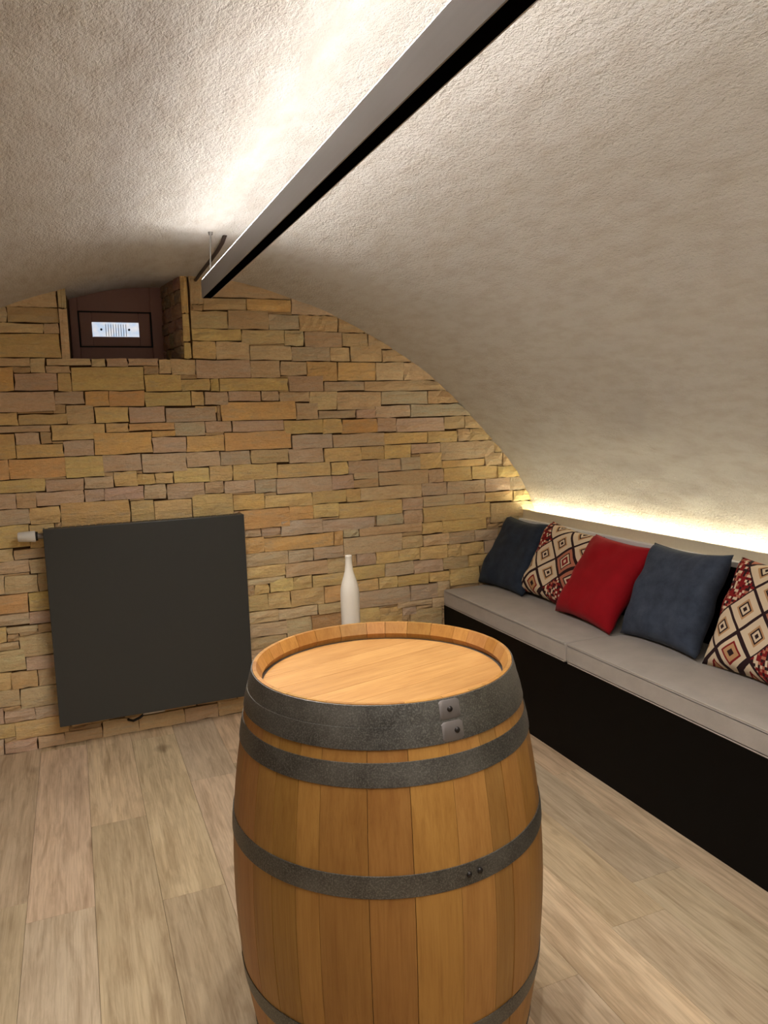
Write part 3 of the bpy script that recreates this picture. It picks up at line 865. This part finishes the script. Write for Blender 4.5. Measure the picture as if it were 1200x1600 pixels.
# ------------------------------------------------------------------ pillows
def pillow_mesh(name, w, h, th, seed, sag=0.0, pinch=0.07):
    r = random.Random(seed)
    N = 26
    o3 = Vector((r.uniform(0, 50), r.uniform(0, 50), r.uniform(0, 50)))
    verts, faces, uvs = [], [], []
    idx = {}
    for side in (1, -1):
        for i in range(N + 1):
            for j in range(N + 1):
                u, v = 2 * i / N - 1, 2 * j / N - 1
                border = i in (0, N) or j in (0, N)
                if side == -1 and border:
                    idx[(side, i, j)] = idx[(1, i, j)]; continue
                x = u * w / 2 * (1 - pinch * (1 - v * v) * u * u)
                y = v * h / 2 * (1 - pinch * (1 - u * u) * v * v)
                t = th / 2 * (max(0, 1 - u ** 4) * max(0, 1 - v ** 4)) ** 0.55
                t *= 1 - sag * max(0, v) * 0.5
                wr = noise.noise(Vector((u * 1.6, v * 1.6, 0)) + o3) * 0.014 + noise.noise(Vector((u * 4, v * 4, side)) + o3) * 0.004
                wr += 0.006 * math.sin(9 * math.atan2(v, u) + o3.x) * max(0, max(abs(u), abs(v)) - 0.45)
                z = side * t + wr * (0.35 if border else 1.0) + 0.012 * math.sin(u * 2 + o3.y) * (1 if border else 1)
                idx[(side, i, j)] = len(verts)
                verts.append((x, y, z))
    me = bpy.data.meshes.new(name)
    for side in (1, -1):
        for i in range(N):
            for j in range(N):
                f = (idx[(side, i, j)], idx[(side, i + 1, j)], idx[(side, i + 1, j + 1)], idx[(side, i, j + 1)])
                faces.append(f if side == 1 else f[::-1])
    me.from_pydata(verts, [], faces)
    uvl = me.uv_layers.new(name='uv')
    for p in me.polygons:
        p.use_smooth = True
        for li in p.loop_indices:
            vx = verts[me.loops[li].vertex_index]
            uvl.data[li].uv = (vx[0] / 0.45 + 0.5, vx[1] / 0.45 + 0.5)
    return me

BLUE = mat_fabric('blue_grey_chenille', srgb(54, 63, 80), srgb(76, 86, 104), 700, 0.85, 18, 1.2, 0.05)
NAVY = mat_fabric('navy_chenille', srgb(40, 48, 62), srgb(54, 64, 80), 700, 0.85, 18, 1.0, 0.05)
RED = mat_fabric('crimson_cotton', srgb(150, 8, 22), srgb(168, 12, 28), 900, 0.8, 12, 0.5, 0.05)
KILIM = mat_kilim()
def pillow(mat, w, h, th, seed, bottom, lean, yawdeg, spin, label, sag=0.2):
    """bottom: where the middle of the lower edge stands on the seat; the pillow leans back towards +x"""
    o = link('throw_pillow', pillow_mesh('throw_pillow', w, h, th, seed, sag), mat)
    # local x -> -room y (width), local y -> up, local z -> towards the room (-x)
    B = Matrix(((0, 0, -1), (-1, 0, 0), (0, 1, 0))).to_4x4()
    R = Matrix.Rotation(math.radians(yawdeg), 4, 'Z') @ Matrix.Rotation(math.radians(lean), 4, 'Y') @ B @ Matrix.Rotation(math.radians(spin), 4, 'Z')
    low = min((R @ v.co).z for v in o.data.vertices)
    M = R.copy()
    c = R @ Vector((0, -h / 2, 0))
    M.translation = Vector(bottom) - Vector((c.x, c.y, low))
    o.matrix_world = M
    return tag(o, label, 'pillow', 'throw pillows along the bench')
ZS = 0.516
pillow(NAVY, 0.42, 0.42, 0.15, 1, (2.085, 3.480, ZS), 31, 3, 0, 'dark blue throw pillow leaning in the corner at the stone wall')
pillow(KILIM, 0.41, 0.40, 0.14, 2, (2.125, 3.125, ZS), 29, 0, -3, 'diamond patterned throw pillow between the dark blue corner pillow and the red pillow')
pillow(RED, 0.42, 0.42, 0.13, 3, (2.060, 2.745, ZS), 33, -4, 0, 'plain crimson red throw pillow on the bench', 0.5)
pillow(BLUE, 0.45, 0.42, 0.15, 4, (2.105, 2.315, ZS), 27, -3, 2, 'blue grey throw pillow between the red one and the nearest patterned one')
pillow(KILIM, 0.44, 0.43, 0.15, 5, (2.110, 1.860, ZS), 26, 0, 0, 'diamond patterned throw pillow nearest to the viewer, cut by the picture edge')

# ------------------------------------------------------------------ barrel
HB, RR, RBIL = 0.9405, 0.2847, 0.3478
def Rz(z): return RBIL - (RBIL - RR) * (2 * z / HB - 1) ** 2
barrel = tag(empty('wine_barrel', (0.6008, 1.5089, 0)), 'upright oak wine barrel with grey steel hoops in the middle of the room', 'barrel')
rb = random.Random(21)
NS = 30
ws = [rb.uniform(0.7, 1.35) for _ in range(NS)]
tot = sum(ws)
ang = 0.3
zs = [HB * k / 18 for k in range(19)]
for s in range(NS):
    a0, a1 = ang, ang + 2 * PI * ws[s] / tot
    ang = a1
    a0 += 0.0016; a1 -= 0.0016
    dr = rb.uniform(-0.0006, 0.0006)
    loop = [(Rz(z) + dr, z) for z in zs]
    inner = [(Rz(HB) - 0.008, HB), (Rz(HB) - 0.020, HB - 0.026), (Rz(HB - 0.045) - 0.021, HB - 0.045), (Rz(HB - 0.07) - 0.027, HB - 0.07)]
    inner += [(Rz(z) - 0.027, z) for z in (HB * 0.75, HB * 0.5, HB * 0.25)]
    inner += [(Rz(0.045) - 0.027, 0.045), (Rz(0) - 0.020, 0.030), (Rz(0) - 0.009, 0.0)]
    prof = loop + inner
    verts, faces = [], []
    na = 4
    for k in range(na + 1):
        a = a0 + (a1 - a0) * k / na
        for r, z in prof: verts.append((r * math.cos(a), r * math.sin(a), z))
    n = len(prof)
    for k in range(na):
        for q in range(n):
            faces.append((k * n + q, k * n + (q + 1) % n, (k + 1) * n + (q + 1) % n, (k + 1) * n + q))
    faces.append(tuple(range(n))); faces.append(tuple(na * n + q for q in range(n)))
    o = link('stave', mesh_py('stave', verts, faces), STAVE, barrel)
    smooth_by_angle(o, 30)
    f = rb.uniform(0.92, 1.06)
    o.color = srgb(175 * f, 127 * f + rb.uniform(-4, 4), 64 * f + rb.uniform(-6, 6))
# heads made of boards
def barrel_head(zc, name):
    e = link(name, None, None, barrel)
    e.location = (0, 0, zc); e.rotation_euler = (0, 0, math.radians(14))
    R = Rz(HB) - 0.0205
    cuts = [-R, -0.185, -0.10, -0.02, 0.07, 0.15, R]
    for a, b in zip(cuts, cuts[1:]):
        a2, b2 = a + 0.0004, b - 0.0004
        N = 14
        top = []
        for k in range(N + 1):
            y = a2 + (b2 - a2) * k / N
            top.append((math.sqrt(max(0, R * R - y * y)), y))
        out = top + [(-x, y) for x, y in reversed(top)]
        bm = bmesh.new()
        v1 = [bm.verts.new((x, y, 0.010)) for x, y in out]
        v0 = [bm.verts.new((x, y, -0.010)) for x, y in out]
        bm.faces.new(v1); bm.faces.new(v0[::-1])
        for q in range(len(out)):
            bm.faces.new((v1[q], v0[q], v0[(q + 1) % len(out)], v1[(q + 1) % len(out)]))
        bmesh.ops.remove_doubles(bm, verts=bm.verts, dist=1e-5)
        o = link('head_board', mesh_from_bm('head_board', bm), HEADM, e)
        f = rb.uniform(0.97, 1.03)
        o.color = srgb(min(255, 194 * f), 146 * f, 86 * f)
    return e
barrel_head(HB - 0.050, 'barrel_head')
barrel_head(0.040, 'barrel_head')
# hoops with lap plates and rivets
LAP = plain('worn_grey_steel', srgb(122, 115, 111), 0.5, 0.5)
RIV = plain('dark_rivet', srgb(58, 54, 52), 0.45, 0.8)
HOOPS = [(0.900, 0.9392, 0.0024, 'lap'), (0.861, 0.9005, 0.0034, 'lap'), (0.794, 0.838, 0.0022, None), (0.593, 0.635, 0.0022, 'rivet'),
         (0.258, 0.300, 0.0022, 'rivet'), (0.102, 0.146, 0.0022, None), (0.004, 0.075, 0.0024, None)]
AV = math.atan2(-1.5089, -0.6008)         # direction of the viewer from the barrel
for (z0, z1, th, extra) in HOOPS:
    prof = [(Rz(z0) + 0.0004, z0), (Rz(z0) + th, z0 + 0.0004), (Rz((z0 + z1) / 2) + th + 0.0005, (z0 + z1) / 2), (Rz(z1) + th, z1 - 0.0004), (Rz(z1) + 0.0004, z1)]
    h = lathe('hoop', prof + [prof[0]], STEEL, barrel, 96, ang=30)
    zc = (z0 + z1) / 2
    if extra == 'lap':
        aa = AV + 0.435
        verts, faces = [], []
        K = 8
        for k in range(K + 1):
            a = aa + 0.075 * (2 * k / K - 1)
            sh = 0.004 if k in (0, K) else 0.0
            for z, e in ((z0 + 0.002 + sh, 0.0), (z0 + 0.004 + sh, 0.0013), (z1 - 0.004 - sh, 0.0013), (z1 - 0.002 - sh, 0.0)):
                r = Rz(z) + th + 0.0004 + e
                verts.append((r * math.cos(a), r * math.sin(a), z))
        for k in range(K):
            for q in range(3): faces.append((k * 4 + q, k * 4 + q + 1, k * 4 + 5 + q, k * 4 + 4 + q))
        smooth_by_angle(link('lap_plate', mesh_py('lap_plate', verts, faces), LAP, h), 40)
    if extra:
        for da in ((0.435,) if extra == 'lap' else (0.45, 0.52)):
            a = AV + da + (0.03 if z1 < 0.91 and extra == 'lap' else 0.0)
            r = Rz(zc) + th + 0.0015
            d = Vector((math.cos(a), math.sin(a), 0))
            p = d * r + Vector((0, 0, zc))
            tube('rivet', [p, p + d * 0.0025, p + d * 0.004], [0.006, 0.005, 0.0025], RIV, h, 12)

# ------------------------------------------------------------------ white bottle on a stool behind the barrel
ST = (1.020, 2.90)
STW = plain('dark_stained_stool_wood', srgb(120, 78, 48), 0.55)
stool = tag(empty('wooden_stool', (ST[0], ST[1], 0)), 'small round brown wooden stool hidden behind the barrel', 'stool')
lathe('stool_seat', [(0, 0.555), (0.118, 0.555), (0.128, 0.562), (0.128, 0.576), (0.120, 0.583), (0, 0.583)], STW, stool, 40)
for k in range(4):
    a = PI / 4 + k * PI / 2
    d = Vector((math.cos(a), math.sin(a), 0))
    tube('leg', [d * 0.135 + Vector((0, 0, 0.0)), d * 0.085 + Vector((0, 0, 0.556))], [0.013, 0.016], STW, stool, 12)
tube('ring', [(0.118 * math.cos(2 * PI * k / 32), 0.118 * math.sin(2 * PI * k / 32), 0.20) for k in range(33)], 0.008, STW, stool, 8)
CREAM = plain('matt_white_glaze', srgb(240, 232, 218), 0.45, 0, 0.4, 0.02)
b = tag(lathe('bottle', [(0, 0), (0.034, 0), (0.0385, 0.004), (0.0395, 0.03), (0.0395, 0.155), (0.038, 0.180), (0.033, 0.206), (0.024, 0.235), (0.0175, 0.258),
                     (0.0145, 0.285), (0.0135, 0.310), (0.0145, 0.313), (0.0145, 0.321), (0.012, 0.323), (0, 0.3225)], CREAM, None, 40, (ST[0], ST[1], 0.5832), 50),
        'matt white bottle standing behind the barrel rim', 'bottle')
